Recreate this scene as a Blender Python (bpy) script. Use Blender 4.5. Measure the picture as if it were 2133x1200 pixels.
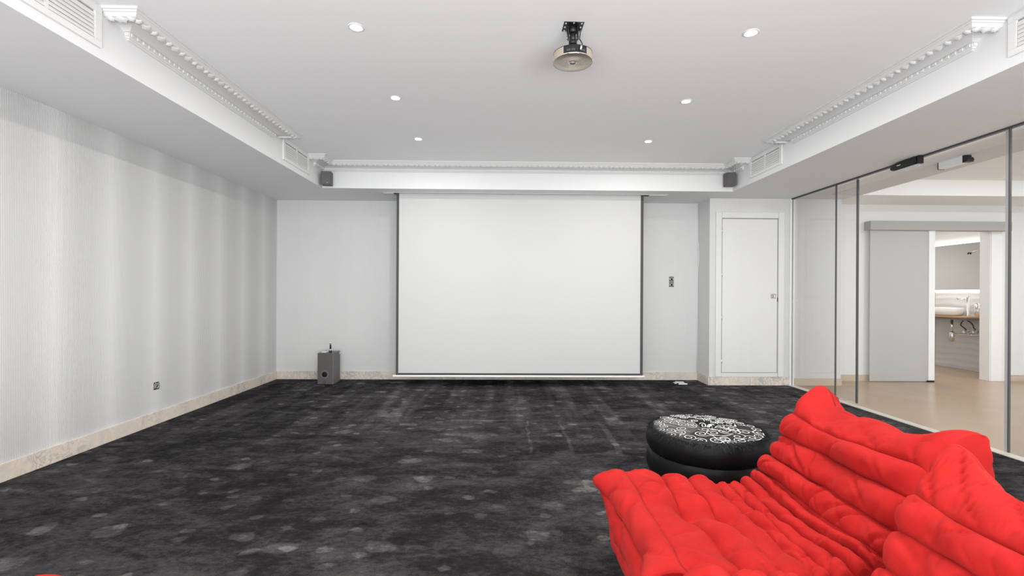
import bpy, bmesh, math, random
from math import sin, cos, pi, radians, sqrt, exp
from mathutils import Vector, Matrix, noise

scene = bpy.context.scene
for o in list(bpy.data.objects):
    bpy.data.objects.remove(o)

# ------------------------------------------------------------------ camera
H = 1.17
cam_d = bpy.data.cameras.new('camera')
cam = bpy.data.objects.new('camera', cam_d)
scene.collection.objects.link(cam)
cam_d.sensor_fit = 'HORIZONTAL'
cam_d.sensor_width = 36.0
cam_d.lens = 36.0 * 1000.0 / 2133.0
cam_d.shift_y = 11.633 / 2133.0
cam_d.clip_start = 0.05
cam.matrix_world = (Matrix.Translation((0, 0, H)) @ Matrix.Rotation(-0.0161, 4, 'Z')
                    @ Matrix.Rotation(pi / 2, 4, 'X') @ Matrix.Rotation(0.0053, 4, 'Z'))
scene.camera = cam

# ------------------------------------------------------------------ world, light, exposure
world = bpy.data.worlds.new('world')
scene.world = world
world.use_nodes = True
bg = world.node_tree.nodes['Background']
bg.inputs[0].default_value = (0.95, 0.97, 1.0, 1)
bg.inputs[1].default_value = 0.6
vs = scene.view_settings
vs.view_transform = 'Standard'
vs.look = 'None'
vs.exposure = 0.24
vs.gamma = 1.0
vs.use_curve_mapping = False


def area_light(name, loc, rot, sx, sy, power, color=(1, 1, 1), spread=pi):
    d = bpy.data.lights.new(name, 'AREA')
    d.shape = 'RECTANGLE'
    d.size = sx
    d.size_y = sy
    d.energy = power
    d.color = color
    d.spread = spread
    o = bpy.data.objects.new(name, d)
    scene.collection.objects.link(o)
    o.location = loc
    o.rotation_euler = rot
    return o


# added fill light before the added opening in the unseen rear wall
area_light('rear_fill_light', (0.3, -2.56, 1.35), (radians(90), 0, 0), 5.2, 2.0, 22, (0.98, 1.0, 1.0))
# large soft fill panel added behind the camera to brighten the ceiling
area_light('ceiling_fill_light', (0.3, -1.9, 0.5), (radians(133), 0, 0), 4.6, 1.6, 290, (0.965, 0.995, 1.0))
# unseen fill light added to brighten the hall
area_light('hall_fill_light', (6.0, -2.4, 1.35), (radians(90), 0, 0), 3.0, 2.0, 36, (0.90, 0.965, 1.0))

# ------------------------------------------------------------------ room dimensions
XL, YB, YD, XC, XG = -3.073, 6.531, 6.164, 2.651, 3.716
ZS, ZC = 2.415, 2.698
SXL, SXR, SYB = -2.171, 2.749, 5.75
YR = -2.7                     # wall behind the camera
HX = 4.40                     # where the hall's ceiling recess starts
XHALL = 8.2

# ------------------------------------------------------------------ materials
MATS = {}


def mat(name, col, rough=0.6, metal=0.0, spec=0.5, sheen=0.0):
    m = bpy.data.materials.new(name)
    m.use_nodes = True
    b = m.node_tree.nodes['Principled BSDF']
    b.inputs['Base Color'].default_value = (*col, 1)
    b.inputs['Roughness'].default_value = rough
    b.inputs['Metallic'].default_value = metal
    b.inputs['Specular IOR Level'].default_value = spec
    if sheen:
        b.inputs['Sheen Weight'].default_value = sheen
        b.inputs['Sheen Roughness'].default_value = 0.5
    MATS[name] = m
    return m


def nt(m):
    t = m.node_tree
    return t, t.nodes, t.links, t.nodes['Principled BSDF']


def node(n, typ, **kw):
    x = n.new(typ)
    for k, v in kw.items():
        if k.startswith('i_'):
            key = k[2:]
            key = int(key) if key.isdigit() else key.replace('_', ' ')
            x.inputs[key].default_value = v
        else:
            setattr(x, k, v)
    return x


def ramp(n, stops, interp='LINEAR'):
    r = n.new('ShaderNodeValToRGB')
    r.color_ramp.interpolation = interp
    e = r.color_ramp.elements
    while len(e) > 1:
        e.remove(e[-1])
    e[0].position = stops[0][0]
    e[0].color = (*stops[0][1], 1)
    for p, c in stops[1:]:
        q = e.new(p)
        q.color = (*c, 1)
    return r


def g(v):
    return (v, v, v)


def add_noise_bump(m, scale, strength, dist=0.002, detail=4, obj=False):
    t, n, l, b = nt(m)
    tc = n.new('ShaderNodeTexCoord')
    no = node(n, 'ShaderNodeTexNoise', i_Scale=scale, i_Detail=detail)
    bu = node(n, 'ShaderNodeBump', i_Strength=strength, i_Distance=dist)
    l.new(tc.outputs['Object'], no.inputs['Vector'])
    l.new(no.outputs['Fac'], bu.inputs['Height'])
    l.new(bu.outputs['Normal'], b.inputs['Normal'])


# paints
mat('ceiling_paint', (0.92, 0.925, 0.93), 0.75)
add_noise_bump(MATS['ceiling_paint'], 60, 0.08, 0.001)
mat('plaster', (0.74, 0.74, 0.737), 0.85, spec=0.2)
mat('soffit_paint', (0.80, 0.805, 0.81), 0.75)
mat('white_gloss', (0.86, 0.86, 0.855), 0.35)
mat('door_white', (0.775, 0.775, 0.77), 0.45)
mat('hall_paint', (0.80, 0.80, 0.80), 0.65)
mat('vent_white', (0.79, 0.79, 0.785), 0.55)
mat('vent_dark', (0.36, 0.36, 0.36), 0.8)


def wallpaper(name, axis, lo, hi, period, origin, bands=True):
    m = mat(name, g(hi), 0.55)
    t, n, l, b = nt(m)
    geo = n.new('ShaderNodeNewGeometry')
    sep = n.new('ShaderNodeSeparateXYZ')
    l.new(geo.outputs['Position'], sep.inputs[0])
    src = sep.outputs[axis]
    sub = node(n, 'ShaderNodeMath', operation='SUBTRACT', i_1=origin)
    l.new(src, sub.inputs[0])
    div = node(n, 'ShaderNodeMath', operation='DIVIDE', i_1=period)
    l.new(sub.outputs[0], div.inputs[0])
    fr = node(n, 'ShaderNodeMath', operation='FRACT')
    l.new(div.outputs[0], fr.inputs[0])
    mid = (lo + hi) / 2
    r = ramp(n, [(0, g(hi)), (0.05, g(hi * 0.985)), (0.16, g(mid)), (0.38, g(lo)), (0.62, g(lo * 1.01)), (0.82, g(mid)),
                 (0.95, g(hi * 0.985)), (1, g(hi))]) if bands else ramp(n, [(0, g(hi)), (0.5, g(lo)), (1, g(hi))])
    l.new(fr.outputs[0], r.inputs[0])
    # fine ribs, one centimetre apart
    mu = node(n, 'ShaderNodeMath', operation='MULTIPLY', i_1=2 * pi / 0.0105)
    l.new(src, mu.inputs[0])
    si = node(n, 'ShaderNodeMath', operation='SINE')
    l.new(mu.outputs[0], si.inputs[0])
    no = node(n, 'ShaderNodeTexNoise', i_Scale=9.0, i_Detail=3)
    l.new(geo.outputs['Position'], no.inputs['Vector'])
    mr = node(n, 'ShaderNodeMapRange', i_1=-1.0, i_2=1.0, i_3=0.955, i_4=1.0)
    l.new(si.outputs[0], mr.inputs[0])
    mx = node(n, 'ShaderNodeMix', data_type='RGBA', blend_type='MULTIPLY')
    mx.inputs[0].default_value = 1.0
    l.new(r.outputs[0], mx.inputs[6])
    l.new(mr.outputs[0], mx.inputs[7])
    l.new(mx.outputs[2], b.inputs['Base Color'])
    bu = node(n, 'ShaderNodeBump', i_Strength=0.35, i_Distance=0.0015)
    l.new(si.outputs[0], bu.inputs['Height'])
    l.new(bu.outputs['Normal'], b.inputs['Normal'])
    return m


wallpaper('wallpaper_banded', 1, 0.635, 0.755, 0.4745, 3.325)
wallpaper('wallpaper_plain', 0, 0.715, 0.73, 0.53, -3.07, False)


def make_carpet():
    m = mat('carpet', (0.05, 0.048, 0.05), 1.0, spec=0.03)
    t, n, l, b = nt(m)
    geo = n.new('ShaderNodeNewGeometry')
    pos = geo.outputs['Position']

    def mapping(rot, scale, src=pos):
        mp = node(n, 'ShaderNodeMapping')
        mp.inputs['Rotation'].default_value = (0, 0, rot)
        mp.inputs['Scale'].default_value = scale
        l.new(src, mp.inputs['Vector'])
        return mp.outputs[0]

    def tex(vec, scale, detail, rough=0.6, dist=0.0):
        x = node(n, 'ShaderNodeTexNoise', i_Scale=scale, i_Detail=detail, i_Roughness=rough, i_Distortion=dist)
        l.new(vec, x.inputs['Vector'])
        return x.outputs['Fac']

    def rmp(src, *stops):
        r = ramp(n, [(p, g(v)) for p, v in stops])
        l.new(src, r.inputs[0])
        return r.outputs[0]

    def mul(a, c):
        x = node(n, 'ShaderNodeMath', operation='MULTIPLY')
        l.new(a, x.inputs[0])
        l.new(c, x.inputs[1])
        return x.outputs[0]

    def madd(a, k, c=None):
        x = node(n, 'ShaderNodeMath', operation='MULTIPLY_ADD', i_1=k)
        l.new(a, x.inputs[0])
        if c is None:
            x.inputs[2].default_value = 0.0
        else:
            l.new(c, x.inputs[2])
        return x.outputs[0]
    big = rmp(tex(mapping(0.3, (1, 1.2, 1)), 0.55, 3, 0.55, 0.4), (0.33, 0.0), (0.66, 1.0))
    med = rmp(tex(mapping(0.35, (0.75, 1.5, 1)), 3.2, 5, 0.6, 0.9), (0.32, 0.0), (0.70, 1.0))
    sml = rmp(tex(mapping(-0.2, (0.8, 1.3, 1)), 11.0, 4, 0.65, 0.6), (0.34, 0.0), (0.72, 1.0))
    fine = tex(pos, 150, 3, 0.75)
    grain = rmp(tex(mapping(0.1, (0.8, 1.2, 1)), 38.0, 3, 0.7), (0.3, 0.0), (0.7, 1.0))
    # footmarks: ragged oval patches of brushed pile, of two sizes, here and there

    def spots(scale, off, lo, gate0, gate1):
        dis = node(n, 'ShaderNodeTexNoise', i_Scale=scale * 2.4, i_Detail=3)
        l.new(pos, dis.inputs['Vector'])
        dv = node(n, 'ShaderNodeVectorMath', operation='SCALE')
        dv.inputs['Scale'].default_value = 0.55 / scale
        l.new(dis.outputs['Color'], dv.inputs[0])
        av = node(n, 'ShaderNodeVectorMath', operation='ADD')
        l.new(mapping(off, (1.0, 1.35, 1.0)), av.inputs[0])
        l.new(dv.outputs[0], av.inputs[1])
        vo = node(n, 'ShaderNodeTexVoronoi', i_Scale=scale)
        vo.voronoi_dimensions = '2D'
        l.new(av.outputs[0], vo.inputs['Vector'])
        s1 = rmp(vo.outputs['Distance'], (0.0, 1.0), (lo * 0.75, 0.85), (lo, 0.0))
        sp = n.new('ShaderNodeSeparateColor')
        l.new(vo.outputs['Color'], sp.inputs[0])
        return mul(s1, rmp(sp.outputs[0], (gate0, 0.0), (gate1, 1.0)))
    sp1 = spots(3.1, 0.4, 0.26, 0.5, 0.95)
    sp2 = spots(6.3, -0.3, 0.24, 0.55, 0.95)
    # long vacuum strokes towards the screen, only in the far part of the room
    sep = n.new('ShaderNodeSeparateXYZ')
    l.new(pos, sep.inputs[0])
    yfar = node(n, 'ShaderNodeMapRange', i_1=3.6, i_2=4.6, i_3=0.0, i_4=1.0)
    l.new(sep.outputs[1], yfar.inputs[0])
    st = rmp(tex(mapping(0.05, (3.4, 0.22, 1)), 1.0, 3, 0.6), (0.46, 0.0), (0.60, 1.0))
    st = mul(st, yfar.outputs[0])
    v = madd(big, 0.20)
    v = madd(med, 0.28, v)
    v = madd(sml, 0.16, v)
    v = madd(sp1, 0.24, v)
    v = madd(sp2, 0.26, v)
    v = madd(st, 0.18, v)
    v = madd(fine, 0.34, v)
    v = madd(grain, 0.20, v)
    # scrape marks left by furniture legs
    wn = node(n, 'ShaderNodeTexNoise', i_Scale=4.0, i_Detail=3)
    l.new(pos, wn.inputs['Vector'])
    wsc = node(n, 'ShaderNodeVectorMath', operation='SCALE')
    wsc.inputs['Scale'].default_value = 0.10
    l.new(wn.outputs['Color'], wsc.inputs[0])
    wad = node(n, 'ShaderNodeVectorMath', operation='ADD')
    l.new(pos, wad.inputs[0])
    l.new(wsc.outputs[0], wad.inputs[1])
    wob = wad.outputs[0]
    for (ax, ay, bx_, by, wd) in FLOOR_MARKS:
        dx, dy = bx_ - ax, by - ay
        L = sqrt(dx * dx + dy * dy)
        ux, uy = dx / L, dy / L

        def dotc(cx, cy, k):
            vm = node(n, 'ShaderNodeVectorMath', operation='DOT_PRODUCT')
            vm.inputs[1].default_value = (cx, cy, 0)
            l.new(wob, vm.inputs[0])
            ad = node(n, 'ShaderNodeMath', operation='SUBTRACT', i_1=k)
            l.new(vm.outputs['Value'], ad.inputs[0])
            ab = node(n, 'ShaderNodeMath', operation='ABSOLUTE')
            l.new(ad.outputs[0], ab.inputs[0])
            return ab.outputs[0]
        mx_, my_ = (ax + bx_) / 2, (ay + by) / 2
        al = rmp(dotc(ux, uy, mx_ * ux + my_ * uy), (L / 2 - 0.02, 1.0), (L / 2, 0.0))
        ac = rmp(dotc(-uy, ux, -mx_ * uy + my_ * ux), (wd * 0.4, 1.0), (wd * 0.6, 0.0))
        v = madd(mul(al, ac), 0.14, v)
    cr = ramp(n, [(0.26, (0.0075, 0.0069, 0.0072)), (0.50, (0.0215, 0.0200, 0.0207)), (0.76, (0.062, 0.0587, 0.060)), (1.0, (0.150, 0.144, 0.145))])
    l.new(v, cr.inputs[0])
    l.new(cr.outputs[0], b.inputs['Base Color'])
    bu = node(n, 'ShaderNodeBump', i_Strength=0.6, i_Distance=0.006)
    l.new(fine, bu.inputs['Height'])
    l.new(bu.outputs['Normal'], b.inputs['Normal'])


FLOOR_MARKS = [(a + 0.05, b_ + 0.05, c_ + 0.05, d_ + 0.05, w_) for a, b_, c_, d_, w_ in (
    (0.568, 4.33, 0.895, 4.33, 0.09), (0.895, 4.33, 0.838, 3.457, 0.05), (0.507, 4.444, 0.522, 3.563, 0.03), (0.204, 4.426, 0.216, 3.509, 0.022), (-0.5, 4.43, 0.20, 4.43, 0.04), (0.93, 4.36, 1.5, 4.30, 0.10))]
make_carpet()


def make_marble():
    m = mat('marble', (0.75, 0.68, 0.6), 0.3)
    t, n, l, b = nt(m)
    tc = n.new('ShaderNodeNewGeometry')
    oi = n.new('ShaderNodeObjectInfo')
    mp = node(n, 'ShaderNodeMapping')
    mp.inputs['Rotation'].default_value = (0.5, 0.6, 0.4)
    l.new(tc.outputs['Position'], mp.inputs['Vector'])
    of = node(n, 'ShaderNodeVectorMath', operation='ADD')
    l.new(mp.outputs[0], of.inputs[0])
    sc_ = node(n, 'ShaderNodeMath', operation='MULTIPLY', i_1=37.0)
    l.new(oi.outputs['Random'], sc_.inputs[0])
    l.new(sc_.outputs[0], of.inputs[1])
    base = node(n, 'ShaderNodeTexNoise', i_Scale=3.5, i_Detail=5, i_Distortion=1.0)
    l.new(of.outputs[0], base.inputs['Vector'])
    rb = ramp(n, [(0.3, (0.66, 0.62, 0.58)), (0.5, (0.80, 0.70, 0.60)), (0.75, (0.84, 0.74, 0.65))])
    l.new(base.outputs['Fac'], rb.inputs[0])
    ve = node(n, 'ShaderNodeTexNoise', i_Scale=6.0, i_Detail=8, i_Roughness=0.7, i_Distortion=2.2)
    l.new(of.outputs[0], ve.inputs['Vector'])
    rv = ramp(n, [(0.455, g(0.0)), (0.495, g(1.0)), (0.51, g(1.0)), (0.55, g(0.0))])
    l.new(ve.outputs['Fac'], rv.inputs[0])
    ve2 = node(n, 'ShaderNodeTexNoise', i_Scale=2.3, i_Detail=3)
    l.new(of.outputs[0], ve2.inputs['Vector'])
    rv2 = ramp(n, [(0.42, g(0.15)), (0.62, g(0.75))])
    l.new(ve2.outputs['Fac'], rv2.inputs[0])
    mm = node(n, 'ShaderNodeMath', operation='MULTIPLY')
    l.new(rv.outputs[0], mm.inputs[0])
    l.new(rv2.outputs[0], mm.inputs[1])
    mx = node(n, 'ShaderNodeMix', data_type='RGBA')
    l.new(mm.outputs[0], mx.inputs[0])
    l.new(rb.outputs[0], mx.inputs[6])
    mx.inputs[7].default_value = (0.36, 0.36, 0.37, 1)
    l.new(mx.outputs[2], b.inputs['Base Color'])


make_marble()


def make_red():
    m = mat('red_suede', (0.83, 0.034, 0.030), 0.9, spec=0.06, sheen=0.05)
    t, n, l, b = nt(m)
    b.inputs['Sheen Tint'].default_value = (1.0, 0.45, 0.42, 1)
    tc = n.new('ShaderNodeTexCoord')
    no = node(n, 'ShaderNodeTexNoise', i_Scale=9.0, i_Detail=5, i_Roughness=0.6)
    l.new(tc.outputs['Object'], no.inputs['Vector'])
    r = ramp(n, [(0.3, (0.375, 0.0145, 0.0135)), (0.7, (0.475, 0.0225, 0.0205))])
    l.new(no.outputs['Fac'], r.inputs[0])
    l.new(r.outputs[0], b.inputs['Base Color'])
    n2 = node(n, 'ShaderNodeTexNoise', i_Scale=35.0, i_Detail=6, i_Distortion=0.6)
    l.new(tc.outputs['Object'], n2.inputs['Vector'])
    bu = node(n, 'ShaderNodeBump', i_Strength=0.22, i_Distance=0.006)
    l.new(n2.outputs['Fac'], bu.inputs['Height'])
    l.new(bu.outputs['Normal'], b.inputs['Normal'])


make_red()
mat('black_satin', (0.006, 0.006, 0.0065), 0.45, spec=0.18)
mat('black_fringe', (0.012, 0.012, 0.012), 0.7)
mat('pouf_dark', (0.030, 0.029, 0.030), 0.8, spec=0.12)
mat('pouf_black', (0.014, 0.014, 0.0145), 0.8, spec=0.12)
mat('pouf_grey', (0.085, 0.083, 0.083), 0.8, spec=0.12)
mat('pouf_white', (0.78, 0.77, 0.75), 0.5)
mat('screen_white', (0.635, 0.635, 0.635), 0.75)
mat('screen_border', (0.075, 0.068, 0.07), 0.7)
mat('bar_white', (0.9, 0.9, 0.9), 0.3)
mat('speaker_grey', (0.105, 0.097, 0.097), 0.55)
mat('speaker_side', (0.15, 0.145, 0.147), 0.5)
mat('speaker_grille', (0.13, 0.122, 0.12), 0.8)
mat('black_plastic', (0.012, 0.012, 0.013), 0.35)
mat('dark_metal', (0.035, 0.034, 0.036), 0.4, 0.6)
mat('track_dark', (0.075, 0.072, 0.076), 0.4, 0.3)
mat('edge_seal', (0.10, 0.10, 0.105), 0.3)
mat('edge_seal_light', (0.42, 0.42, 0.42), 0.3)
mat('chrome', (0.8, 0.8, 0.8), 0.12, 1.0)
mat('steel', (0.55, 0.55, 0.55), 0.3, 1.0)
mat('header_grey', (0.40, 0.388, 0.378), 0.5)
mat('porcelain', (0.88, 0.88, 0.88), 0.12)
mat('wood', (0.48, 0.30, 0.17), 0.4)
mat('counter_dark', (0.17, 0.14, 0.125), 0.5)
mat('hose_dark', (0.07, 0.07, 0.07), 0.35, 0.5)
mat('mirror', (0.85, 0.85, 0.86), 0.03, 1.0)
mat('beige_grille', (0.42, 0.355, 0.28), 0.55, 0.3)
mat('threshold', (0.62, 0.57, 0.50), 0.4)
mat('gap_grey', (0.34, 0.34, 0.34), 0.8)
mat('hole_black', (0.004, 0.004, 0.004), 0.9)
mat('silver', (0.72, 0.72, 0.72), 0.25, 0.6)
mat('socket_metal', (0.42, 0.40, 0.39), 0.45, 0.5)
mat('socket_dark', (0.06, 0.055, 0.055), 0.6)


def make_brass():
    m = mat('brushed_disc', (0.62, 0.54, 0.45), 0.32, 0.85)
    t, n, l, b = nt(m)
    b.inputs['Anisotropic'].default_value = 0.75
    tg = n.new('ShaderNodeTangent')
    tg.direction_type = 'RADIAL'
    tg.axis = 'Z'
    l.new(tg.outputs[0], b.inputs['Tangent'])
    tc = n.new('ShaderNodeTexCoord')
    vo = node(n, 'ShaderNodeTexVoronoi', i_Scale=160)
    l.new(tc.outputs['Object'], vo.inputs['Vector'])
    r = ramp(n, [(0.15, (0.30, 0.26, 0.21)), (0.4, (0.66, 0.585, 0.495))])
    l.new(vo.outputs['Distance'], r.inputs[0])
    l.new(r.outputs[0], b.inputs['Base Color'])


make_brass()


def make_hall_floor():
    m = mat('hall_floor', (0.5, 0.38, 0.27), 0.27, spec=0.35)
    t, n, l, b = nt(m)
    geo = n.new('ShaderNodeNewGeometry')
    no = node(n, 'ShaderNodeTexNoise', i_Scale=2.0, i_Detail=6)
    l.new(geo.outputs['Position'], no.inputs['Vector'])
    r = ramp(n, [(0.3, (0.40, 0.285, 0.19)), (0.7, (0.445, 0.32, 0.218))])
    l.new(no.outputs['Fac'], r.inputs[0])
    l.new(r.outputs[0], b.inputs['Base Color'])


make_hall_floor()


def make_wave_tile():
    m = mat('wave_tile', (0.74, 0.735, 0.73), 0.25)
    t, n, l, b = nt(m)
    geo = n.new('ShaderNodeNewGeometry')
    wv = node(n, 'ShaderNodeTexWave', i_Scale=3.2, i_Distortion=2.6, i_Detail=1.0)
    wv.bands_direction = 'Z'
    wv.inputs['Detail Scale'].default_value = 0.9
    l.new(geo.outputs['Position'], wv.inputs['Vector'])
    bu = node(n, 'ShaderNodeBump', i_Strength=0.3, i_Distance=0.015)
    l.new(wv.outputs['Fac'], bu.inputs['Height'])
    l.new(bu.outputs['Normal'], b.inputs['Normal'])


make_wave_tile()


def make_glass(name, refl, tint):
    m = bpy.data.materials.new(name)
    m.use_nodes = True
    t = m.node_tree
    n, l = t.nodes, t.links
    n.remove(n['Principled BSDF'])
    out = n['Material Output']
    tr = node(n, 'ShaderNodeBsdfTransparent')
    tr.inputs[0].default_value = (*tint, 1)
    gl = node(n, 'ShaderNodeBsdfGlossy')
    gl.inputs['Roughness'].default_value = 0.0
    lw = node(n, 'ShaderNodeLayerWeight')
    lw.inputs[0].default_value = 0.5
    pw = node(n, 'ShaderNodeMath', operation='POWER', i_1=4.0)
    l.new(lw.outputs['Facing'], pw.inputs[0])
    ma = node(n, 'ShaderNodeMath', operation='MULTIPLY_ADD', i_1=0.5, i_2=refl)
    l.new(pw.outputs[0], ma.inputs[0])
    mx = n.new('ShaderNodeMixShader')
    l.new(ma.outputs[0], mx.inputs[0])
    l.new(tr.outputs[0], mx.inputs[1])
    l.new(gl.outputs[0], mx.inputs[2])
    l.new(mx.outputs[0], out.inputs['Surface'])
    MATS[name] = m


make_glass('glass', 0.035, (0.975, 0.977, 0.977))
make_glass('clear_glass', 0.05, (0.95, 0.95, 0.95))


def make_satin():
    m = bpy.data.materials.new('satin_glass')
    m.use_nodes = True
    t = m.node_tree
    n, l = t.nodes, t.links
    b = n['Principled BSDF']
    b.inputs['Base Color'].default_value = (0.64, 0.64, 0.635, 1)
    b.inputs['Roughness'].default_value = 0.3
    tr = node(n, 'ShaderNodeBsdfTransparent')
    mx = n.new('ShaderNodeMixShader')
    mx.inputs[0].default_value = 0.62
    l.new(tr.outputs[0], mx.inputs[1])
    l.new(b.outputs[0], mx.inputs[2])
    l.new(mx.outputs[0], n['Material Output'].inputs['Surface'])
    MATS['satin_glass'] = m


make_satin()


def emis(name, col, strength):
    m = bpy.data.materials.new(name)
    m.use_nodes = True
    b = m.node_tree.nodes['Principled BSDF']
    b.inputs['Base Color'].default_value = (*col, 1)
    b.inputs['Emission Color'].default_value = (*col, 1)
    b.inputs['Emission Strength'].default_value = strength
    MATS[name] = m


emis('lamp_glow', (1.0, 0.985, 0.95), 14.0)
emis('led_glow', (1.0, 0.96, 0.88), 2.6)


# ------------------------------------------------------------------ mesh helpers
class MB:
    def __init__(s):
        s.v, s.f, s.sm = [], [], []

    def add(s, vs_, fs, smooth=False):
        k = len(s.v)
        s.v += [tuple(p) for p in vs_]
        s.f += [tuple(i + k for i in f) for f in fs]
        s.sm += [smooth] * len(fs)
        return s

    def box(s, x0, x1, y0, y1, z0, z1, M=None):
        P = [(x, y, z) for z in (z0, z1) for y in (y0, y1) for x in (x0, x1)]
        if M is not None:
            P = [M @ Vector(p) for p in P]
        return s.add(P, [(0, 2, 3, 1), (4, 5, 7, 6), (0, 1, 5, 4), (2, 6, 7, 3), (0, 4, 6, 2), (1, 3, 7, 5)])

    def lathe(s, prof, n=32, M=None, smooth=True, cap=True, a0=0.0, a1=2 * pi):
        full = abs(a1 - a0 - 2 * pi) < 1e-6
        m = n if full else n + 1
        P, F = [], []
        for i in range(m):
            a = a0 + (a1 - a0) * i / n
            for r, z in prof:
                P.append((r * cos(a), r * sin(a), z))
        q = len(prof)
        for i in range(n):
            j = (i + 1) % m
            for k in range(q - 1):
                F.append((i * q + k, j * q + k, j * q + k + 1, i * q + k + 1))
        if M is not None:
            P = [M @ Vector(p) for p in P]
        s.add(P, F, smooth)
        if cap and full:
            b = len(s.v) - len(P)
            if prof[0][0] > 1e-6:
                s.f.append(tuple(b + i * q for i in reversed(range(m))))
                s.sm.append(False)
            if prof[-1][0] > 1e-6:
                s.f.append(tuple(b + i * q + q - 1 for i in range(m)))
                s.sm.append(False)
        return s

    def cyl(s, p0, p1, r, n=16, r1=None):
        p0, p1 = Vector(p0), Vector(p1)
        d = p1 - p0
        L = d.length
        M = Matrix.Translation(p0) @ d.to_track_quat('Z', 'Y').to_matrix().to_4x4()
        return s.lathe([(r, 0), (r if r1 is None else r1, L)], n, M)

    def tube(s, pts, r, n=8):
        pts = [Vector(p) for p in pts]
        P, F = [], []
        up = Vector((0.13, 0.21, 0.97))
        for i, p in enumerate(pts):
            t = (pts[min(i + 1, len(pts) - 1)] - pts[max(i - 1, 0)]).normalized()
            a = t.cross(up)
            if a.length < 1e-3:
                a = t.cross(Vector((1, 0, 0)))
            a.normalize()
            b = t.cross(a)
            for k in range(n):
                an = 2 * pi * k / n
                P.append(p + r * (cos(an) * a + sin(an) * b))
        for i in range(len(pts) - 1):
            for k in range(n):
                F.append((i * n + k, i * n + (k + 1) % n, (i + 1) * n + (k + 1) % n, (i + 1) * n + k))
        F.append(tuple(range(n - 1, -1, -1)))
        F.append(tuple((len(pts) - 1) * n + k for k in range(n)))
        return s.add(P, F, True)

    def prism(s, poly, axis, a, b):
        """poly: 2D outline in the two other axes (in xyz order), extruded along axis from a to b"""
        def p3(q, t):
            q = list(q)
            q.insert(axis, t)
            return tuple(q)
        n = len(poly)
        P = [p3(q, a) for q in poly] + [p3(q, b) for q in poly]
        F = [tuple(range(n)), tuple(range(2 * n - 1, n - 1, -1))]
        F += [(i, i + n, (i + 1) % n + n, (i + 1) % n) for i in range(n)]
        return s.add(P, F)

    def mesh(s, name):
        me = bpy.data.meshes.new(name)
        me.from_pydata(s.v, [], s.f)
        me.polygons.foreach_set('use_smooth', s.sm)
        me.validate()
        bm = bmesh.new()
        bm.from_mesh(me)
        bmesh.ops.recalc_face_normals(bm, faces=bm.faces)
        bm.to_mesh(me)
        bm.free()
        return me

    def build(s, name, material, parent=None, bevel=0.0):
        me = s.mesh(name)
        me.materials.append(MATS[material])
        return link(name, me, parent, bevel)


def link(name, me, parent=None, bevel=0.0):
    o = bpy.data.objects.new(name, me)
    scene.collection.objects.link(o)
    if parent is not None:
        o.parent = parent
    if bevel:
        md = o.modifiers.new('bevel', 'BEVEL')
        md.width = bevel
        md.segments = 2
        md.limit_method = 'ANGLE'
    return o


def tag(o, label=None, cat=None, group=None, kind=None):
    if label:
        o['label'] = label
    if cat:
        o['category'] = cat
    if group:
        o['group'] = group
    if kind:
        o['kind'] = kind
    return o


def empty(name, loc=(0, 0, 0), rz=0.0):
    o = bpy.data.objects.new(name, None)
    o.empty_display_size = 0.05
    scene.collection.objects.link(o)
    o.location = loc
    o.rotation_euler = (0, 0, rz)
    return o


def bx(name, m, b, parent=None, bevel=0.0):
    return MB().box(*b).build(name, m, parent, bevel)


def struct(o, label=None):
    tag(o, label, None, None, 'structure')
    return o


# ------------------------------------------------------------------ room shell
floor = struct(bx('floor', 'carpet', (XL - 0.1, XG - 0.03, YR, YB + 0.05, -0.06, 0.0)), 'dark charcoal carpet with brushed pile marks')
hall_floor = struct(bx('floor_hall', 'hall_floor', (XG - 0.03, XHALL, YR, 9.3, -0.06, 0.0)), 'glossy tan hall floor beyond the glass')
struct(bx('wall_left', 'wallpaper_banded', (XL - 0.12, XL, YR, YB + 0.1, 0, ZC)), 'white wall with ribbed striped wallpaper')
struct(bx('wall_back', 'wallpaper_plain', (XL, XC + 0.02, YB, YB + 0.1, 0, ZC)), 'pale wall behind the projection screen')
struct(bx('wall_closet', 'wallpaper_plain', (XC, 4.372, YD, YB + 0.1, 0, ZC)), 'pale wall that holds the narrow white door')
# wall behind the camera; its wide opening is added for fill light
wr = MB()
wr.box(XL - 0.12, -2.4, YR - 0.15, YR, 0, ZC)
wr.box(3.0, XHALL, YR - 0.15, YR, 0, ZC)
wr.box(-2.4, 3.0, YR - 0.15, YR, 0, 0.3)
wr.box(-2.4, 3.0, YR - 0.15, YR, 2.4, ZC)
struct(wr.build('wall_rear', 'hall_paint'), 'white wall behind the viewer with an opening added for fill light')

# ceiling: recessed centre, lower soffits around it
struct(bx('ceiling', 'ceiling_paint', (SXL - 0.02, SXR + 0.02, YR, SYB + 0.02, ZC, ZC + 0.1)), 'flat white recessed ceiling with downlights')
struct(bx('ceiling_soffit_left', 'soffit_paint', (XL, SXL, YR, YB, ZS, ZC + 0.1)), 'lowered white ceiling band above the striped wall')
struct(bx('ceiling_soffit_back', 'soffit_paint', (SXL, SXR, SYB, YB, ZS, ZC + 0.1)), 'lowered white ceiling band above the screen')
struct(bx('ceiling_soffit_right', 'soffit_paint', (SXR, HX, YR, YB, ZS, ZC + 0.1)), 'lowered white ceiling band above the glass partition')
struct(bx('ceiling_hall_recess', 'ceiling_paint', (HX, XHALL, YR, 5.875, 2.61, ZC + 0.1)), 'recessed white ceiling of the hall')
struct(bx('ceiling_hall_soffit', 'ceiling_paint', (HX, XHALL, 5.875, 6.63, ZS, ZC + 0.1)), 'lowered ceiling band above the sliding door')
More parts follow.
